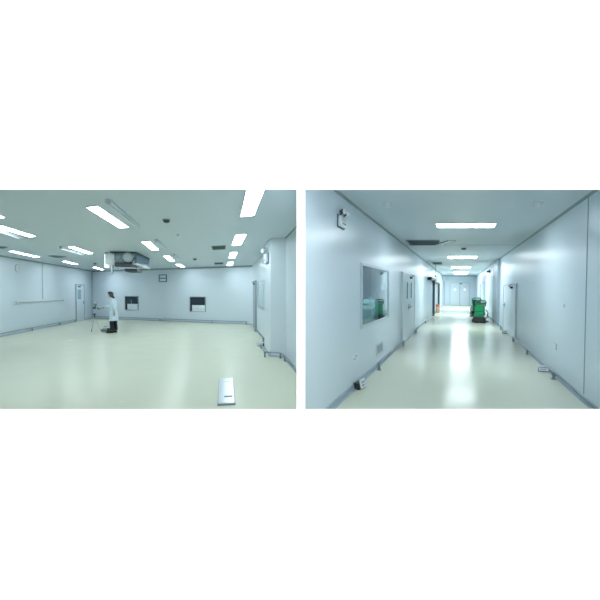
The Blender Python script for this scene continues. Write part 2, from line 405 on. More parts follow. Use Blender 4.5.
# ------------------------------------------------------------------ doors
def door(w, n, xa, xb, ztop, leaves=1, win=None, closer=None, handle=None, thick=.036, fm='trimal', leafm='wall', winm='tealglass', winshape='rect'):
    x0, x1 = sorted((xa, xb)); W = x1-x0
    root = struct('door_%d' % n, lambda bm: (box(bm, 0, .05, 0, .05, 0, ztop), box(bm, W-.05, W, 0, .05, 0, ztop), box(bm, .05, W-.05, 0, .05, ztop-.05, ztop)), fm)
    place(root, w.at(x0), w.rz)
    lw = (W-.1)/leaves
    for k in range(leaves):
        a = .05+k*lw
        lf = obj('door_leaf', lambda bm: box(bm, a+.006, a+lw-.006, .004, .036, .01, ztop-.055), leafm, root, bevel=.003)
        if win:
            u0, u1, v0, v1 = win[k]
            if winshape == 'round':
                def rp(bm):
                    cx = a+lw*(u0+u1)/2; cz = ztop*(v0+v1)/2; r = lw*(u1-u0)/2
                    tube(bm, [(cx, .036, cz), (cx, .044, cz)], r, 20)
                obj('porthole', rp, winm, lf)
            else:
                obj('window_frame', lambda bm: box(bm, a+lw*u0-.02, a+lw*u1+.02, .036, .042, ztop*v0-.02, ztop*v1+.02), 'trimal', lf)
                obj('pane', lambda bm: box(bm, a+lw*u0, a+lw*u1, .042, .046, ztop*v0, ztop*v1), winm, lf)
        if handle:
            hx = a+lw*handle[k]
            obj('handle', lambda bm: (box(bm, hx-.025, hx+.025, .036, .046, .95, 1.13), tube(bm, [(hx, .046, 1.04), (hx, .09, 1.04), (hx+.11*(1 if handle[k] < .5 else -1), .09, 1.04)], .011, 8)), 'dark', lf)
        if closer is not None and (k == 0 or leaves == 1):
            cx = a+lw*closer
            cl = obj('door_closer', lambda bm: box(bm, cx-.13, cx+.13, .036, .10, ztop-.17, ztop-.10), 'dark', lf, bevel=.006)
            obj('closer_arm', lambda bm: tube(bm, [(cx+.1, .08, ztop-.10), (cx-.02, .15, ztop-.08), (cx-.14, .06, ztop-.03)], .01, 6), 'dark', cl)
    return root
xa = WL.hit(75.4, 300)[0]; xb = WL.hit(83.8, 300)[0]; zt_ = WL.hit(79.6, 284.4)[1]
door(WL, 1, xa, xb, zt_, 1, [(.42, .85, .6, .85)], .7, [.12], winm='tealglass', fm='kerb')
xa = WR.hit(254.2, 300)[0]; xb = WR.hit(256.6, 300)[0]; zt_ = WR.hit(255, 281)[1]
door(WR, 2, xa, xb, min(zt_, 2.5), 1, None, .5, None, fm='dsteel', leafm='kerb')
# teal window beyond the pilaster
xa, z1 = WR.hit(258.6, 281.5); xb, z0 = WR.hit(264.3, 309)
def window(w, n, xa, xb, z0, z1, fm='trimal', gm='tealglass', e=.05, cut=False):
    x0, x1 = sorted((xa, xb)); W = x1-x0
    def f(bm):
        for a in (0, W-e): box(bm, a, a+e, -.02 if cut else 0, .03, z0, z1)
        for a in (z0, z1-e): box(bm, e, W-e, -.02 if cut else 0, .03, a, a+e)
    r = struct('window_%d' % n, f, fm); place(r, w.at(x0), w.rz)
    obj('pane', lambda bm: box(bm, e, W-e, .004, .010, z0+e, z1-e), gm, r)
    return r
window(WR, 1, xa, xb, z0, z1)
# ------------------------------------------------------------------ left wall fittings
xa, za = WL.hit(42.7, 299.5); 
t = WL.thing('cable_conduit', 'thin upright conduit running from the ceiling down the left wall', 'conduit', xa, za)
obj('pipe', lambda bm: box(bm, -.03, .03, 0, .03, .03, H-za-.04), 'trimal', t)
for k in range(3): obj('clip', lambda bm: box(bm, -.045, .045, 0, .036, .3+k*.45, .33+k*.45), 'trimal', t)
xb1, zb1 = WL.hit(16, 302.3); xb2, zb2 = WL.hit(63, 299.7); zb_ = (zb1+zb2)/2
t = WL.thing('wall_trunking', 'long thin level trunking at mid height on the left wall', 'cable trunking', xb2, zb_)
LL = abs(xb1-xb2)
obj('channel', lambda bm: box(bm, 0, LL, 0, .05, -.02, .02), 'frame', t, bevel=.006)
obj('lower_lip', lambda bm: box(bm, 0, LL, 0, .045, -.03, -.021), 'kerb', t)
for s in (0, LL): obj('end_box', lambda bm: box(bm, s-.10, s+.10, 0, .07, -.06, .035), 'frame', t, bevel=.008)
xa, za = WL.hit(17, 268.3)
t = WL.thing('wall_clock', 'pale round clock near the ceiling on the left wall', 'clock', xa, za)
def ringm(bm):
    for a, b, y in ((.17, .17, 0),):
        n = 28; V = []
        for r, y in ((.16, 0), (.16, .03), (.135, .03), (.135, 0)):
            V.append([bm.verts.new((r*math.cos(2*PI*k/n), y, r*math.sin(2*PI*k/n))) for k in range(n)])
        for i in range(4):
            for k in range(n): bm.faces.new((V[i][k], V[i][(k+1)%n], V[(i+1)%4][(k+1)%n], V[(i+1)%4][k]))
obj('rim', ringm, 'trimal', t)
obj('dial', lambda bm: tube(bm, [(0, .002, 0), (0, .02, 0)], .135, 28), 'frame', t)
obj('hands', lambda bm: (box(bm, -.006, .006, .021, .025, 0, .11), box(bm, 0, .08, .021, .025, -.006, .006)), 'trimal', t)
# ------------------------------------------------------------------ emergency twin-spot lights
def twin_spot(w, px, py, s, label, hm='dark'):
    x, z = w.hit(px, py)
    t = w.thing('emergency_light', label, 'emergency light', x, z)
    obj('housing', lambda bm: box(bm, -.15*s, .15*s, 0, .055*s, -.10*s, .06*s), 'frame', t, bevel=.012*s)
    obj('back_plate', lambda bm: box(bm, -.165*s, .165*s, 0, .012*s, -.115*s, .075*s), 'dark', t)
    obj('face_panel', lambda bm: (box(bm, -.10*s, .10*s, .055*s, .06*s, -.075*s, .03*s)), 'trimal', t)
    obj('indicator', lambda bm: box(bm, -.07*s, .07*s, .06*s, .064*s, -.06*s, -.045*s), 'dark', t)
    for k in (-1, 1):
        hd = obj('spot_head', lambda bm: (tube(bm, [(k*.085*s, .015*s, .125*s), (k*.085*s, .045*s, .125*s), (k*.085*s, .075*s, .12*s)], [.022*s, .036*s, .042*s], 18)), hm, t, smooth=False)
        obj('lens', lambda bm: tube(bm, [(k*.085*s, .0755*s, .12*s), (k*.085*s, .09*s, .12*s), (k*.085*s, .105*s, .12*s), (k*.085*s, .112*s, .12*s)], [.044*s, .042*s, .032*s, .015*s], 16), 'white', hd)
        obj('swivel', lambda bm: box(bm, k*.085*s-.012*s, k*.085*s+.012*s, .02*s, .04*s, .05*s, .09*s), hm, hd)
    return t
twin_spot(WC[1], 267.6, 257.5, 1.5, 'twin-spot emergency light high on the side of the white pilaster', 'trimal')
# ------------------------------------------------------------------ bait stations
def bait(px, py, yaw, label, flip=1, s=1):
    t = thing('bait_station', label, 'bait station', atz(px, py), yaw)
    obj('box', lambda bm: prism_x(bm, [(-.07*s, 0), (.07*s, 0), (.07*s, .05*s), (.03*s, .11*s), (-.07*s, .11*s)], -.12*s, .12*s), 'black', t, bevel=.006)
    sg = obj('sign_board', lambda bm: quad_solid(bm, [(-.11*s, -.12*s, .03*s), (.11*s, -.12*s, .03*s), (.11*s, -.10*s, .03*s), (-.11*s, -.10*s, .03*s), 
              (-.11*s, -.09*s, .17*s), (.11*s, -.09*s, .17*s), (.11*s, -.07*s, .17*s), (-.11*s, -.07*s, .17*s)]), 'white', t)
    def mk(bm):
        for k in range(2):
            z0 = (.065+k*.05)*s; z1 = z0+.016*s; x1 = (.05, .08)[k]*s
            Y = lambda z: (-.12+.03*(z/s-.03)/.14)*s
            quad_solid(bm, [(-.08*s, Y(z0)-.003, z0), (x1, Y(z0)-.003, z0), (x1, Y(z0)+.002, z0), (-.08*s, Y(z0)+.002, z0),
                            (-.08*s, Y(z1)-.003, z1), (x1, Y(z1)-.003, z1), (x1, Y(z1)+.002, z1), (-.08*s, Y(z1)+.002, z1)])
    obj('printed_lines', mk, 'bluemark', sg)
    return t
bait(260.9, 346.0, -.25, 'small black box with white sign on floor beside the pilaster', -1, .8)
# ------------------------------------------------------------------ steel plate on floor
p = [atz(218.3, 404.7), atz(234.7, 406.3), atz(232, 380.4), atz(220.3, 379.2)]
c = sum(p, Vector())/4; wv = ((p[1]-p[0])+(p[2]-p[3]))/2; lv = ((p[3]-p[0])+(p[2]-p[1]))/2
W = wv.length; L = lv.length; rz = math.atan2(lv.y, lv.x)-PI/2
t = thing('steel_case', 'flat shiny stainless case lying on the pale floor near the bottom edge', 'metal case', c, rz)
obj('base', lambda bm: box(bm, -W/2, W/2, -L/2, L/2, 0, .022), 'dsteel', t, bevel=.006)
obj('lid', lambda bm: box(bm, -W/2+.008, W/2-.008, -L/2+.01, L/2-.01, .023, .034), 'steel', t, bevel=.008)
obj('handle_slot', lambda bm: box(bm, -W*.12, W*.36, -L*.30, -L*.26, .034, .038), 'black', t)
obj('label_plate', lambda bm: box(bm, -W*.15, W*.25, L*.30, L*.33, .034, .037), 'dsteel', t)
# ------------------------------------------------------------------ person
pp = atz(113.2, 332.6)
pr = thing('person', 'person in long white lab coat and dark trousers looking down at a tripod', 'person', pp, 0)
def skin_obj(name, V, E, R, m, parent, sub=2):
    me = bpy.data.meshes.new(name); me.from_pydata(V, E, []); o = bpy.data.objects.new(name, me); C.objects.link(o)
    me.materials.append(M[m]); o.parent = parent
    md = o.modifiers.new('skin', 'SKIN'); md.use_smooth_shade = True
    for i, r in enumerate(R):
        rr = r if isinstance(r, tuple) else (r, r)
        me.skin_vertices[0].data[i].radius = rr
    me.skin_vertices[0].data[0].use_root = True
    s = o.modifiers.new('sub', 'SUBSURF'); s.levels = sub; s.render_levels = sub
    return o
V = []; E = []; R = []
def v(x, y, z, r, par=None):
    V.append((x, y, z)); R.append(r); i = len(V)-1
    if par is not None: E.append((par, i))
    return i
pel = v(.02, 0, .88, (.13, .11)); wa = v(.02, 0, 1.02, (.115, .10), pel); ch = v(0, 0, 1.22, (.13, .11), wa); sh = v(-.02, 0, 1.34, (.10, .09), ch)
nk = v(-.055, 0, 1.42, .05, sh); hd0 = v(-.09, 0, 1.475, .065, nk); hd1 = v(-.115, 0, 1.55, (.082, .09), hd0); hd2 = v(-.105, 0, 1.62, .055, hd1)
for s in (-1, 1):
    hip = v(.02, s*.09, .82, .09, pel); kn = v(.01+.02*s, s*.095, .47, .056, hip); an = v(.03+.03*s, s*.1, .09, .04, kn)
    he = v(-.03+.03*s, s*.1, .045, .04, an); to = v(-.15+.03*s, s*.105, .03, .032, he)
def hand(wr, w, d, up, side):
    w = Vector(w); d = Vector(d).normalized(); up = Vector(up).normalized(); sd = d.cross(up).normalized()
    pm = w+d*.055; ip = v(*pm, .024, wr); pk = pm+d*.03; ik = v(*pk, .024, ip)
    for k, ln in ((-1.5, .075), (-.5, .085), (.5, .08), (1.5, .062)):
        a = pk+sd*k*.019+d*.018; i = v(*a, .0085, ik)
        a = a+d*ln*.5-up*.006; i = v(*a, .008, i); a = a+d*ln*.4-up*ln*.35; v(*a, .007, i)
    a = w+d*.04+sd*side*.035; i = v(*a, .011, ip); a = a+d*.035+sd*side*.012; v(*a, .009, i)
# reaching arm (far side, +y) and hanging arm (near side)
s1 = v(-.03, .165, 1.33, .055, sh); e1 = v(-.19, .18, 1.10, .042, s1); w1 = v(-.40, .08, 1.01, .03, e1)
hand(w1, (-.40, .08, 1.01), (-1, -.25, -.15), (0, 0, 1), 1)
s2 = v(.0, -.165, 1.33, .055, sh); e2 = v(.14, -.21, 1.08, .042, s2); w2 = v(.17, -.22, .86, .03, e2)
hand(w2, (.17, -.22, .86), (-.1, 0, -1), (0, -1, 0), -1)
skin_obj('body', V, E, R, 'skin', pr)
def face(bm):
    tube(bm, [(-.17, 0, 1.575), (-.195, 0, 1.545), (-.18, 0, 1.535)], [.008, .013, .009], 8)
obj('nose', face, 'skin', pr, smooth=True)
for s in (-1, 1):
    obj('eye', lambda bm: loft(bm, [(-.178, s*.032, 1.578, .004, .006), (-.183, s*.032, 1.585, .008, .011), (-.180, s*.032, 1.592, .004, .006)]), 'dark', pr, smooth=True)
    obj('ear', lambda bm: loft(bm, [(-.095, s*.088, 1.53, .008, .006), (-.09, s*.094, 1.555, .017, .009), (-.09, s*.09, 1.58, .010, .006)]), 'skin', pr, smooth=True)
obj('mouth', lambda bm: box(bm, -.178, -.17, -.022, .022, 1.508, 1.514), 'red', pr)
def hairf(bm):
    loft(bm, [(-.02, 0, 1.43, .045, .05), (-.035, 0, 1.48, .06, .08), (-.06, 0, 1.54, .085, .10), (-.085, 0, 1.60, .105, .102), (-.10, 0, 1.635, .10, .09), (-.105, 0, 1.665, .06, .055), (-.105, 0, 1.675, .02, .02)])
    loft(bm, [(.03, 0, 1.36, .03, .035), (.015, 0, 1.42, .055, .06), (-.01, 0, 1.47, .06, .065), (-.02, 0, 1.52, .03, .035)])
obj('hair', hairf, 'hair', pr, smooth=True)
def coat(bm):
    loft(bm, [(.03, 0, .49, .165, .215), (.03, 0, .52, .162, .21), (.025, 0, .75, .15, .20), (.02, 0, .95, .135, .18), (.015, 0, 1.05, .135, .175), (0, 0, 1.2, .155, .195),
              (-.015, 0, 1.32, .14, .195), (-.03, 0, 1.385, .10, .14), (-.045, 0, 1.415, .065, .075)])
    tube(bm, [(-.015, .14, 1.345), (-.03, .185, 1.32), (-.20, .19, 1.10), (-.39, .085, 1.015)], [.07, .09, .078, .06], 14)
    tube(bm, [(-.005, -.14, 1.345), (.0, -.185, 1.32), (.145, -.225, 1.08), (.17, -.225, .88)], [.06, .075, .065, .052], 14)
ct = obj('lab_coat', coat, 'coat', pr, smooth=True)
obj('coat_pocket', lambda bm: box(bm, -.02, .12, -.232, -.19, .72, .86), 'coat', ct, bevel=.01)
obj('collar', lambda bm: (tube(bm, [(-.09, .05, 1.40), (-.02, .085, 1.415), (.02, 0, 1.42), (-.02, -.085, 1.415), (-.09, -.05, 1.40), (-.14, 0, 1.33)], .018, 8)), 'coat', ct, smooth=True)
def trs(bm):
    for s in (-1, 1):
        tube(bm, [(.02, s*.085, .80), (.01+.02*s, s*.095, .47), (.03+.03*s, s*.1, .10)], [.11, .078, .07], 14)
obj('trousers', trs, 'trouser', pr, smooth=True)
for s in (-1, 1):
    def shoe(bm):
        tube(bm, [(.075+.03*s, s*.1, .045), (.02+.03*s, s*.1, .06), (-.08+.03*s, s*.102, .045), (-.17+.03*s, s*.105, .03), (-.2+.03*s, s*.105, .028)], [.03, .048, .043, .036, .018], 12)
        box(bm, -.2+.03*s, .09+.03*s, s*.1-.04, s*.1+.04, 0, .018)
    obj('shoe', shoe, 'black', pr, smooth=False)
ms = obj('face_mask', lambda bm: loft(bm, [(-.135, 0, 1.475, .035, .045), (-.15, 0, 1.50, .045, .06), (-.158, 0, 1.53, .04, .062), (-.165, 0, 1.545, .03, .05)]), 'mask', pr, smooth=True)
hp = thing('sampling_probe', 'small dark probe held in the outstretched hand of the person', 'probe', pp+Vector((-.555, .045, .965)))
obj('grip', lambda bm: tube(bm, [(.015, 0, -.015), (-.035, -.01, .005)], .02, 10), 'dark', hp)
obj('probe_tip', lambda bm: tube(bm, [(-.035, -.01, .005), (-.10, -.02, .03)], [.014, .028], 10), 'black', hp)
# instrument on a tripod
tp = atz(94.6, 330.8)
sc = 1/ (FPX/tp.y)
t = thing('tripod', 'spindly grey tripod carrying a small sampling device, left of the person', 'tripod', tp)
hub = .62
obj('hub', lambda bm: tube(bm, [(0,0,hub-.05), (0,0,hub+.05)], .03, 10), 'dark', t)
for k in range(3):
    a = 2*PI*k/3+.5
    lg = obj('leg', lambda bm: tube(bm, [(.02*math.cos(a), .02*math.sin(a), hub), (.22*math.cos(a), .22*math.sin(a), .012)], .007, 8), 'dsteel', t)
    obj('foot', lambda bm: tube(bm, [(.22*math.cos(a), .22*math.sin(a), 0), (.22*math.cos(a), .22*math.sin(a), .03)], .016, 8), 'black', lg)
obj('centre_column', lambda bm: tube(bm, [(0,0,hub-.2), (0,0,.93)], .012, 8), 'steel', t)
obj('clamp', lambda bm: box(bm, -.05, .05, -.03, .03, .68, .74), 'dark', t, bevel=.008)
t2 = thing('sampling_meter', 'small dark handheld meter mounted on top of the tripod', 'meter', tp+Vector((0,0,.93)))
obj('meter_body', lambda bm: quad_solid(bm, [(-.05,-.03,0),(.05,-.03,0),(.05,.03,0),(-.05,.03,0),(-.01,-.03,.22),(.09,-.03,.22),(.09,.03,.22),(-.01,.03,.22)]), 'dark', t2, bevel=.01)
obj('screen', lambda bm: quad_solid(bm, [(-.02,-.034,.10),(.05,-.034,.10),(.05,-.03,.10),(-.02,-.03,.10),(0,-.034,.19),(.07,-.034,.19),(.07,-.03,.19),(0,-.03,.19)]), 'tealglass', t2)
obj('probe', lambda bm: tube(bm, [(.04, 0, .22), (.045, 0, .33)], [.018, .03], 12), 'white', t2)
cp = atz(106.0, 332.0)
t = thing('equipment_case', 'low grey and black instrument case on floor at the person\'s feet', 'equipment case', cp, .1)
obj('case_body', lambda bm: box(bm, -.15, .15, -.12, .12, .02, .12), 'dsteel', t, bevel=.015)
obj('case_lid', lambda bm: prism(bm, [(-.14, .121), (.14, .121), (.10, .18), (-.05, .20)], -.11, .11), 'trimal', t, bevel=.008)
obj('dark_end', lambda bm: box(bm, .09, .16, -.125, .125, .015, .17), 'black', t, bevel=.01)
obj('handle', lambda bm: tube(bm, [(-.06, 0, .195), (-.06, 0, .235), (.04, 0, .225), (.05, 0, .185)], .008, 8), 'dark', t)
for x in (-.11, .11):
    for y in (-.09, .09): obj('foot', lambda bm: tube(bm, [(x, y, 0), (x, y, .022)], .015, 8), 'black', t)
# ================================================================== RIGHT: CORRIDOR
ROOM = 'R'
E1 = atz(442.6, 305.4); E2 = atz(475.9, 305.4)
q = atz(331.0, 409.7); G1 = None
tt = (.012-q.x)/(E1.x-q.x); S1 = q+(E1-q)*tt; S0 = Vector((.012, Y0, 0))
F0 = extend(atz(593.5, 409), E2, Y0)
RP = [S0, S1, E1, E2, F0]
WQ = Wall(E1, S1); WE = Wall(E2, E1); WF = Wall(F0, E2)
winx = sorted((WQ.hit(360.2, 295)[0], WQ.hit(388, 295)[0]))
wz0 = (WQ.hit(360.2, 328)[1]+WQ.hit(388, 318.3)[1])/2; wz1 = (WQ.hit(360.2, 262)[1]+WQ.hit(388, 270.2)[1])/2
def corr_left(bm):
    a, b = winx; e = .03
    for x0, x1, z0, z1 in ((0, a+e, -.05, H+.05), (b-e, WQ.L, -.05, H+.05), (a+e, b-e, -.05, wz0+e), (a+e, b-e, wz1-e, H+.05)):
        box(bm, x0, x1, -.05, 0, z0, z1)
o = struct('wall_corridor_left', corr_left, 'wall'); place(o, WQ.a, WQ.rz)
wall_obj('wall_corridor_end', E2, E1, .05); wall_obj('wall_corridor_right', F0, E2, .0)
wall_obj('wall_corridor_partition', S1, S0, 0, .011)
struct('floor', lambda bm: slab(bm, list(reversed(RP)), -.12, 0), 'floorL')
struct('ceiling', lambda bm: slab(bm, list(reversed(RP)), H, H+.12), 'ceil')
doorx = sorted((WQ.hit(401.2, 300)[0], WQ.hit(413.4, 300)[0]))
coving('baseboard_corridor_left', WQ, doorx[1], WQ.L, h=.085); coving('baseboard_corridor_left', WQ, 0, doorx[0], h=.085)
rdx = sorted((WF.hit(504.5, 300)[0], WF.hit(517, 300)[0]))
coving('baseboard_corridor_right', WF, 0, rdx[0]); coving('baseboard_corridor_right', WF, rdx[1], WF.L)
cornice('trim_5', WQ, 0, WQ.L, .03); cornice('trim_6', WF, 0, WF.L, .035); cornice('trim_7', WE, 0, WE.L, .10)
# strong panel joint on the right wall
x, _ = WF.hit(586.4, 290)
o = struct('trim_8', lambda bm: box(bm, x-.012, x+.012, 0, .006, .09, H-.03), 'seam'); place(o, WF.a, WF.rz)
for k, px in enumerate((566, 545)):
    pass
# pilaster strip on the right wall
xa = WF.hit(494.8, 290)[0]; xb = WF.hit(499.8, 290)[0]
def strip(bm): box(bm, min(xa, xb), max(xa, xb), 0, .10, 0, H)
o = struct('trim_9', strip, 'kerb'); place(o, WF.a, WF.rz)
# ceiling joints
ya = atz(463, 245, H).y; yb = atz(463, 262.3, H).y
def cross(y, name):
    def xat(w0, w1): return extend(w0, w1, y).x
    x0 = xat(S1, E1); x1 = xat(F0, E2)
    struct(name, lambda bm: box(bm, x0+.05, x1-.05, y-.02, y+.02, H-.004, H), 'seam')
cross(ya, 'trim_10'); cross(yb, 'trim_11')
# ceiling lights across the corridor
axis = math.atan2((E2-F0).y, (E2-F0).x)
CA = (E1-E2).normalized()*-1; CB = (E2-F0).normalized()
def clamp_light(x0, x1, y0, y1, label, group='corridor ceiling lights'):
    n_ = atz((x0+x1)/2, y0, H); f_ = atz(459+((x0+x1)/2-459)*(y1-289)/(y0-289), y1, H)
    L = (atz(x1, (y0+y1)/2, H)-atz(x0, (y0+y1)/2, H)).length
    return panel_light(label, (n_+f_)/2, L, (f_-n_).length*.72, 0, group, a=CA, b=CB, m='lampC')
clamp_light(437.3, 495, 222.3, 227.6, 'large bright panel light across the corridor ceiling, nearest')
clamp_light(448, 477, 255.7, 258.3, 'second bright panel light along the corridor ceiling')
clamp_light(452, 470.5, 266.4, 268.3, 'third bright panel light along the corridor, above the far doors')
clamp_light(453.5, 468, 271.6, 273.2, 'farthest panel light just before the end wall')
clamp_light(455, 467, 273.9, 274.35, 'added panel light brightening the end wall of the corridor')  # extra lamp added to brighten the end wall
panel_light('added unseen panel light for near corridor walls, just inside the viewing wall', Vector((1.15, 3.0, H)), 1.2, .45, 0, 'corridor ceiling lights', a=CA, b=CB, m='lampC')  # lamp added out of view to light the near corridor walls
# vents
gv = 'dark vents in the corridor ceiling'
vent([(405, 239.9), (440.5, 239.9), (440.3, 244.8), (410.5, 244.8)], 'long dark ceiling vent on left side of the corridor', gv, 10)
p = [atz(441.2, 240.4, H), atz(448.3, 240.4, H), atz(448.3, 244.5, H)]
t = thing('access_panel', 'small white ceiling panel at right end of the long vent', 'ceiling panel', (p[0]+p[2])/2)
W = p[1].x-p[0].x; L = p[2].y-p[1].y
obj('panel', lambda bm: box(bm, -W/2, W/2, -L/2, L/2, -.02, 0), 'white', t, bevel=.005)
obj('rim', lambda bm: [box(bm, s*W/2, s*(W/2+.015), -L/2, L/2, -.024, 0) for s in (-1, 1)], 'dsteel', t)
vent([(432, 262.2), (442, 262.2), (442.5, 264), (433, 264)], 'small dark ceiling vent farther down the corridor', gv, 5)
detector(463.7, 248, .09, 'dark smoke detector between first and second corridor lights')
detector(461.5, 266, .08, 'small smoke detector between second and third corridor lights')
detector(388, 203.5, .07, 'pale disc detector on the near corridor ceiling, left', 'frame')
detector(538, 203, .07, 'pale disc detector on the near corridor ceiling, right', 'frame')
# side room behind the corridor window
a, b = winx
def side(bm):
    xa_, xb_, da, db = a-3.6, b+.15, -1.6, -.72      # tapering store room behind the window
    o_ = [(xa_, -.05), (xb_, -.05), (xb_, db), (xa_, da)]
    slab(bm, o_[::-1], .26, .3); slab(bm, o_[::-1], 2.5, 2.54)
    for (x0, y0), (x1, y1) in ((o_[1], o_[2]), (o_[2], o_[3]), (o_[3], o_[0])):
        d = Vector((x1-x0, y1-y0, 0)).normalized(); n_ = Vector((d.y, -d.x, 0))*.03
        if n_.dot(Vector(((x0+x1)/2-(xa_+xb_)/2, (y0+y1)/2+.8, 0))) < 0: n_ = -n_
        slab(bm, [(x0, y0), (x1, y1), (x1+n_.x, y1+n_.y), (x0+n_.x, y0+n_.y)], .26, 2.54)
o = struct('wall_side_room', side, 'wall'); place(o, WQ.a, WQ.rz)
w = window(WQ, 2, a, b, wz0, wz1, e=.045, gm='glass', cut=True)
t = panel_light('small added light panel brightening side room behind the corridor window', WQ.at((a+b)/2-1.3, -.8, 2.5), 1.4, .2, WQ.rz, None)  # lamp put in to brighten the room behind the glass
for k, (fx, dy, r, hh_) in enumerate(((.10, -.5, .24, .95), (-.22, -.62, .26, 1.08), (-.52, -.42, .17, 1.36))):
    x = a+(b-a)*fx
    lab = ('pale green tank nearest the viewer behind corridor window', 'taller pale green tank in middle behind corridor window', 'tall dark narrow tank at far side behind corridor window')[k]
    t = thing('storage_tank', lab, 'tank', WQ.at(x, dy, .3), WQ.rz, None)
    mm = 'tank' if k < 2 else 'dark'
    obj('tank_body', lambda bm: loft(bm, [(0,0,0,r*.95,r*.95), (0,0,.04,r,r), (0,0,hh_-.12,r,r), (0,0,hh_-.05,r*.85,r*.85), (0,0,hh_,r*.4,r*.4)]), mm, t, smooth=True)
    obj('tank_lid', lambda bm: loft(bm, [(0,0,hh_,r*.35,r*.35), (0,0,hh_+.05,r*.35,r*.35)]), 'dsteel', t)
# emergency light, left wall
twin_spot(WQ, 340.6, 221.0, .95, 'twin-spot emergency light high on the near left corridor wall')
# grille
x0, z1 = WQ.hit(376.2, 345.3); x1, z0 = WQ.hit(382, 351.8)
W = abs(x0-x1); za = WQ.hit(376.5, 355.2)[1]; zc = WQ.hit(376.2, 345.2)[1]; hh_ = zc-za
t = WQ.thing('wall_grille', 'small square return-air grille low on left corridor wall under window', 'air vent', (x0+x1)/2, za)
obj('frame', lambda bm: [box(bm, s*W/2, s*(W/2-.025), 0, .018, 0, hh_) for s in (-1, 1)]+[box(bm, -W/2+.025, W/2-.025, 0, .018, z_, z_+.025) for z_ in (0, hh_-.025)], 'trimal', t)
def gl(bm):
    box(bm, -W/2+.025, W/2-.025, 0, .004, .025, hh_-.025)
    for k in range(8):
        z_ = .035+k*(hh_-.07)/8; box(bm, -W/2+.025, W/2-.025, .004, .014, z_, z_+.012)
obj('slats', gl, 'kerb', t)
# paper label with blue scribble
x, z = WQ.hit(355.3, 357.5)
t = WQ.thing('wall_label', 'small white paper label with blue slanted writing on left corridor wall', 'paper label', x, z)
obj('sheet', lambda bm: box(bm, -.16, .16, 0, .003, -.06, .07), 'paper', t)
obj('blue_writing', lambda bm: (box(bm, -.11, .03, .003, .005, .012, .026), box(bm, -.03, .13, .003, .005, -.022, -.01)), 'bluemark', t)
# rails
def span(px0, py0, px1, py1, w): return w.hit(px0, py0, .1)[0], w.hit(px1, py1, .1)[0]
pa_ = WQ.hit(379, 366.5, .1)[0]
guard_rail(WQ, doorx[1]+.05, pa_+.12, 'steel guard rail low on left corridor wall under the grille', [pa_, doorx[1]+.2])
xs = [WQ.hit(px, py, .1)[0] for px, py in ((415.5, 331), (425.5, 322), (433, 315))]
guard_rail(WQ, WQ.hit(433.4, 314.4, .10)[0]+.3, doorx[0]-.05, 'steel guard rail on left corridor wall beyond the double door', [doorx[0]-.15]+xs[:2])
rx = [WF.hit(px, py, .1)[0] for px, py in ((593.6, 409), (553.6, 378), (527.2, 353.4))]
guard_rail(WF, .3, rdx[0]-.02, 'long steel guard rail along the near right corridor wall', rx+[rdx[0]-.12])
guard_rail(WF, rdx[1]+.02, WF.L-2, 'steel guard rail on right corridor wall behind green machines', [rdx[1]+.15]+[rdx[1]+k*3.2 for k in (1, 2, 3, 4)])
# bait stations
bait(357.5, 388.0, 1.05, 'black bait box with white sign on floor, left side of corridor', -1, .95)
bait(543.4, 371.4, -.55, 'bait box with white sign by near right wall, nearest one', -1, .75)
bait(504.8, 333.6, -.5, 'bait box with white sign by right wall near the door', -1, .75)
# wall plate and doors
x, z = WF.hit(554.8, 346)
t = WF.thing('wall_socket', 'faint square cover plate low on right corridor wall', 'socket plate', x, z)
obj('plate', lambda bm: box(bm, -.12, .12, 0, .012, -.05, .05), 'frame', t, bevel=.003)
obj('shadow_gap', lambda bm: box(bm, -.13, .13, 0, .005, -.056, .056), 'kerb', t)
x, z = WF.hit(564, 306)
t = WF.thing('wall_switch', 'tiny pale switch at mid height on right corridor wall', 'switch', x, z)
obj('plate', lambda bm: box(bm, -.04, .04, 0, .01, -.04, .04), 'frame', t, bevel=.003)
obj('rocker', lambda bm: box(bm, -.015, .015, .01, .016, -.02, .02), 'white', t)
zt_ = WQ.hit(407, 273.2)[1]
door(WQ, 3, doorx[0], doorx[1], min(zt_, 2.45), 2, [(.58, .74, .62, .86), (.26, .42, .62, .86)], .8, [.88, .12], winm='charcoal', fm='trimal')
zt_ = WF.hit(512, 283.6)[1]
door(WF, 4, rdx[0], rdx[1], min(zt_, 2.4), 1, None, .25, [.86], fm='trimal')
ex = sorted((WE.hit(449.6, 300)[0], WE.hit(469.5, 300)[0])); zt_ = WE.hit(459, 282.5)[1]
door(WE, 5, ex[0], ex[1], zt_, 2, [(.38, .58, .58, .80), (.42, .62, .58, .80)], .93, None, winm='port', winshape='round', leafm='frame')
exm = (ex[0]+ex[1])/2
o = struct('trim_13', lambda bm: box(bm, exm-.02, exm+.02, .037, .042, .02, 2.0), 'seam'); place(o, WE.a, WE.rz)
xa, xb = sorted((WF.hit(480.2, 300)[0], WF.hit(484.5, 300)[0]))
door(WF, 6, xa, xb, 2.15, 1, [(.75, .95, .1, .95)], None, None, winm='dark')
# far wall panels
xa = WE.hit(444.2, 300)[0]
o = struct('trim_12', lambda bm: box(bm, xa-.02, xa+.02, 0, .01, .09, 2.4), 'seam'); place(o, WE.a, WE.rz)
# dark wall lamp
x, z = WF.hit(490.3, 271.5)
t = WF.thing('wall_lamp', 'small dark spotlight bracket high on right corridor wall above green machines', 'wall lamp', x, z)
obj('bracket', lambda bm: box(bm, -.04, .04, 0, .06, -.10, .10), 'dark', t, bevel=.01)
obj('lamp_head', lambda bm: tube(bm, [(0, .06, .03), (-.03, .16, -.03)], [.045, .07], 14), 'dark', t)
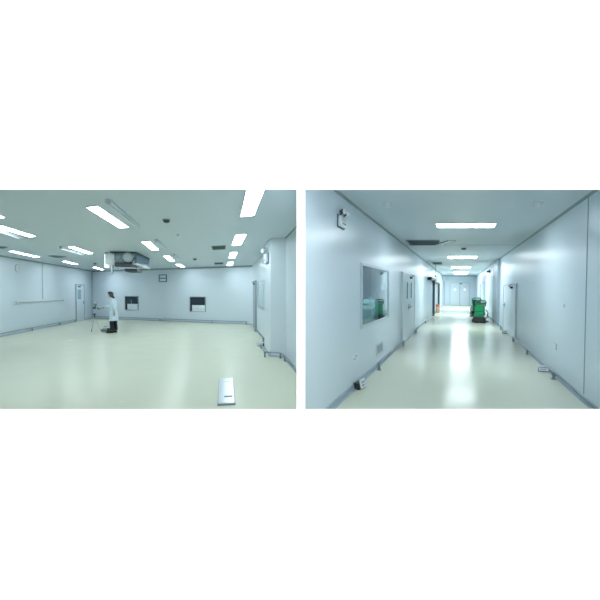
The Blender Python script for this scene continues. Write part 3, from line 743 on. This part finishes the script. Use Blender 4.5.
# portal frame left
x1 = WQ.hit(433.4, 314.4, .10)[0]; x2 = WQ.hit(438.7, 308.5, .10)[0]
t = WQ.thing('door_portal', 'dark steel portal frame of two posts standing out from left corridor wall', 'door frame', x1, 0, .10)
zp = 2.0; dd = x2-x1
for xx in (0, dd):
    ps = obj('post', lambda bm: box(bm, xx-.07, xx+.07, -.07, .07, .0, zp), 'dark', t, bevel=.01)
    obj('foot_plate', lambda bm: box(bm, xx-.10, xx+.10, -.075, .10, 0, .02), 'dark', ps)
obj('beam', lambda bm: box(bm, min(0, dd)-.1, max(0, dd)+.1, -.08, .08, zp, zp+.12), 'dark', t, bevel=.01)
obj('motor_head', lambda bm: box(bm, -.15, 3.6, -.08, .14, zp+.12, zp+.27), 'black', t, bevel=.03)
# hanging cable
pc = atz(435.6, 263.6, H); 
t = thing('hanging_cable', 'thin straight cable dropping from small ceiling vent to the portal frame', 'cable', pc)
pc2z = 2.45
obj('cable', lambda bm: tube(bm, [(0, 0, 0), (0, 0, -.62)], .012, 8), 'dsteel', t)
obj('plug', lambda bm: box(bm, -.03, .03, -.03, .03, -.70, -.62), 'dark', t)
# red and ochre barrier stand
pb = atz(437.6, 312.8)
t = thing('barrier_stand', 'small ochre stand with red top against left wall by portal frame', 'barrier', pb)
obj('stand_body', lambda bm: prism(bm, [(-.11, 0), (.11, 0), (.08, .42), (-.08, .42)], -.1, .1), 'yellow', t, bevel=.01)
obj('red_cap', lambda bm: box(bm, -.10, .10, -.1, .1, .42, .58), 'red', t, bevel=.015)
# ------------------------------------------------------------------ floor scrubbers
def scrubber(loc, rz, label, s=1, gm='green'):
    t = thing('floor_scrubber', label, 'floor scrubber', loc, rz, 'green walk-behind floor scrubbers')
    # local: front -y (towards viewer), handle at +x side back
    prof = [(-.24, .20), (.22, .20), (.26, .30), (.26, .78), (.22, .86), (-.16, .86), (-.24, .76)]
    obj('lower_tank', lambda bm: prism(bm, [(x*s, z*s) for x, z in [(-.20, .291), (.20, .291), (.22, .36), (.20, .52), (-.20, .52), (-.22, .36)]], -.40*s, .34*s), gm, t, bevel=.04*s, seg=3)
    obj('recovery_tank', lambda bm: prism(bm, [(x*s, z*s) for x, z in [(-.20, .522), (.20, .522), (.20, .80), (.16, .88), (-.13, .88), (-.20, .80)]], -.36*s, .30*s), gm, t, bevel=.04*s, seg=3)
    ld = obj('tank_lid', lambda bm: box(bm, -.19*s, .17*s, -.28*s, .2*s, .88*s, .91*s), 'dgreen', t, bevel=.01)
    obj('control_panel', lambda bm: quad_solid(bm, [(-.2*s, .18*s, .91*s), (.2*s, .18*s, .91*s), (.2*s, .30*s, .88*s), (-.2*s, .30*s, .88*s), (-.2*s, .18*s, .93*s), (.2*s, .18*s, .93*s), (.2*s, .30*s, .97*s), (-.2*s, .30*s, .97*s)]), 'dark', t)
    obj('handlebar', lambda bm: tube(bm, [(-.19*s, .24*s, .78*s), (-.21*s, .30*s, 1.0*s), (-.16*s, .34*s, 1.05*s), (.18*s, .34*s, 1.05*s), (.24*s, .30*s, 1.0*s), (.22*s, .24*s, .78*s)], .032*s, 10), 'green', t, smooth=True)
    obj('brush_deck', lambda bm: prism(bm, [(x*s, z*s) for x, z in [(-.30, .05), (.28, .05), (.28, .18), (.21, .29), (-.21, .29), (-.30, .17)]], -.52*s, -.08*s), 'black', t, bevel=.02*s)
    for sx in (-1, 1):
        wh = obj('wheel', lambda bm: tube(bm, [(sx*.20*s, .14*s, .115*s), (sx*.265*s, .14*s, .115*s)], .115*s, 24), 'black', t, bevel=.01)
        obj('wheel_hub', lambda bm: tube(bm, [(sx*.266*s, .14*s, .115*s), (sx*.275*s, .14*s, .115*s)], .05*s, 14), 'trimal', wh)
    for sx in (-1, 1):
        obj('brush', lambda bm: tube(bm, [(sx*.15*s, -.29*s, 0), (sx*.15*s, -.29*s, .05*s)], [.14*s, .13*s], 18), 'dark', t)
    obj('squeegee', lambda bm: tube(bm, [(-.36*s, .36*s, .03), (-.2*s, .46*s, .03), (0, .50*s, .03), (.2*s, .46*s, .03), (.36*s, .36*s, .03)], .028, 8), 'dark', t)
    obj('hose', lambda bm: tube(bm, [(.25*s, .30*s, .6*s), (.33*s, .40*s, .45*s), (.28*s, .48*s, .2*s), (.1*s, .47*s, .06*s)], .025*s, 10), 'dark', t, smooth=True)
    return t
sp = atz(484.0, 323.0)
scrubber((sp.x, sp.y+.42, 0), math.radians(-32), 'bright green floor scrubber with black base, nearer of the two', 1.0)
sp = atz(478.8, 316.8)
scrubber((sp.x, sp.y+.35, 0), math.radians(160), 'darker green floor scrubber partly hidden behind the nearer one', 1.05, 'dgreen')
# ================================================================== settle each room on its own slight fall
for o, r in TOP:
    if r == 'N': continue
    th = math.atan((300-HOR[r])/FPX)-PITCH
    T = Matrix.Translation((0, 0, EYE)) @ Matrix.Rotation(th, 4, 'X') @ Matrix.Translation((0, 0, -EYE))
    base = Matrix.LocRotScale(o.location, o.rotation_euler, o.scale)
    o.matrix_world = T @ base
# ------------------------------------------------------------------ world and view
w = bpy.data.worlds.new('world'); bpy.context.scene.world = w; w.use_nodes = True
w.node_tree.nodes['Background'].inputs[0].default_value = (1, 1, 1, 1)
w.node_tree.nodes['Background'].inputs[1].default_value = 1.45
vs = bpy.context.scene.view_settings
vs.view_transform = 'Standard'; vs.look = 'None'; vs.gamma = 1; vs.exposure = 0.24
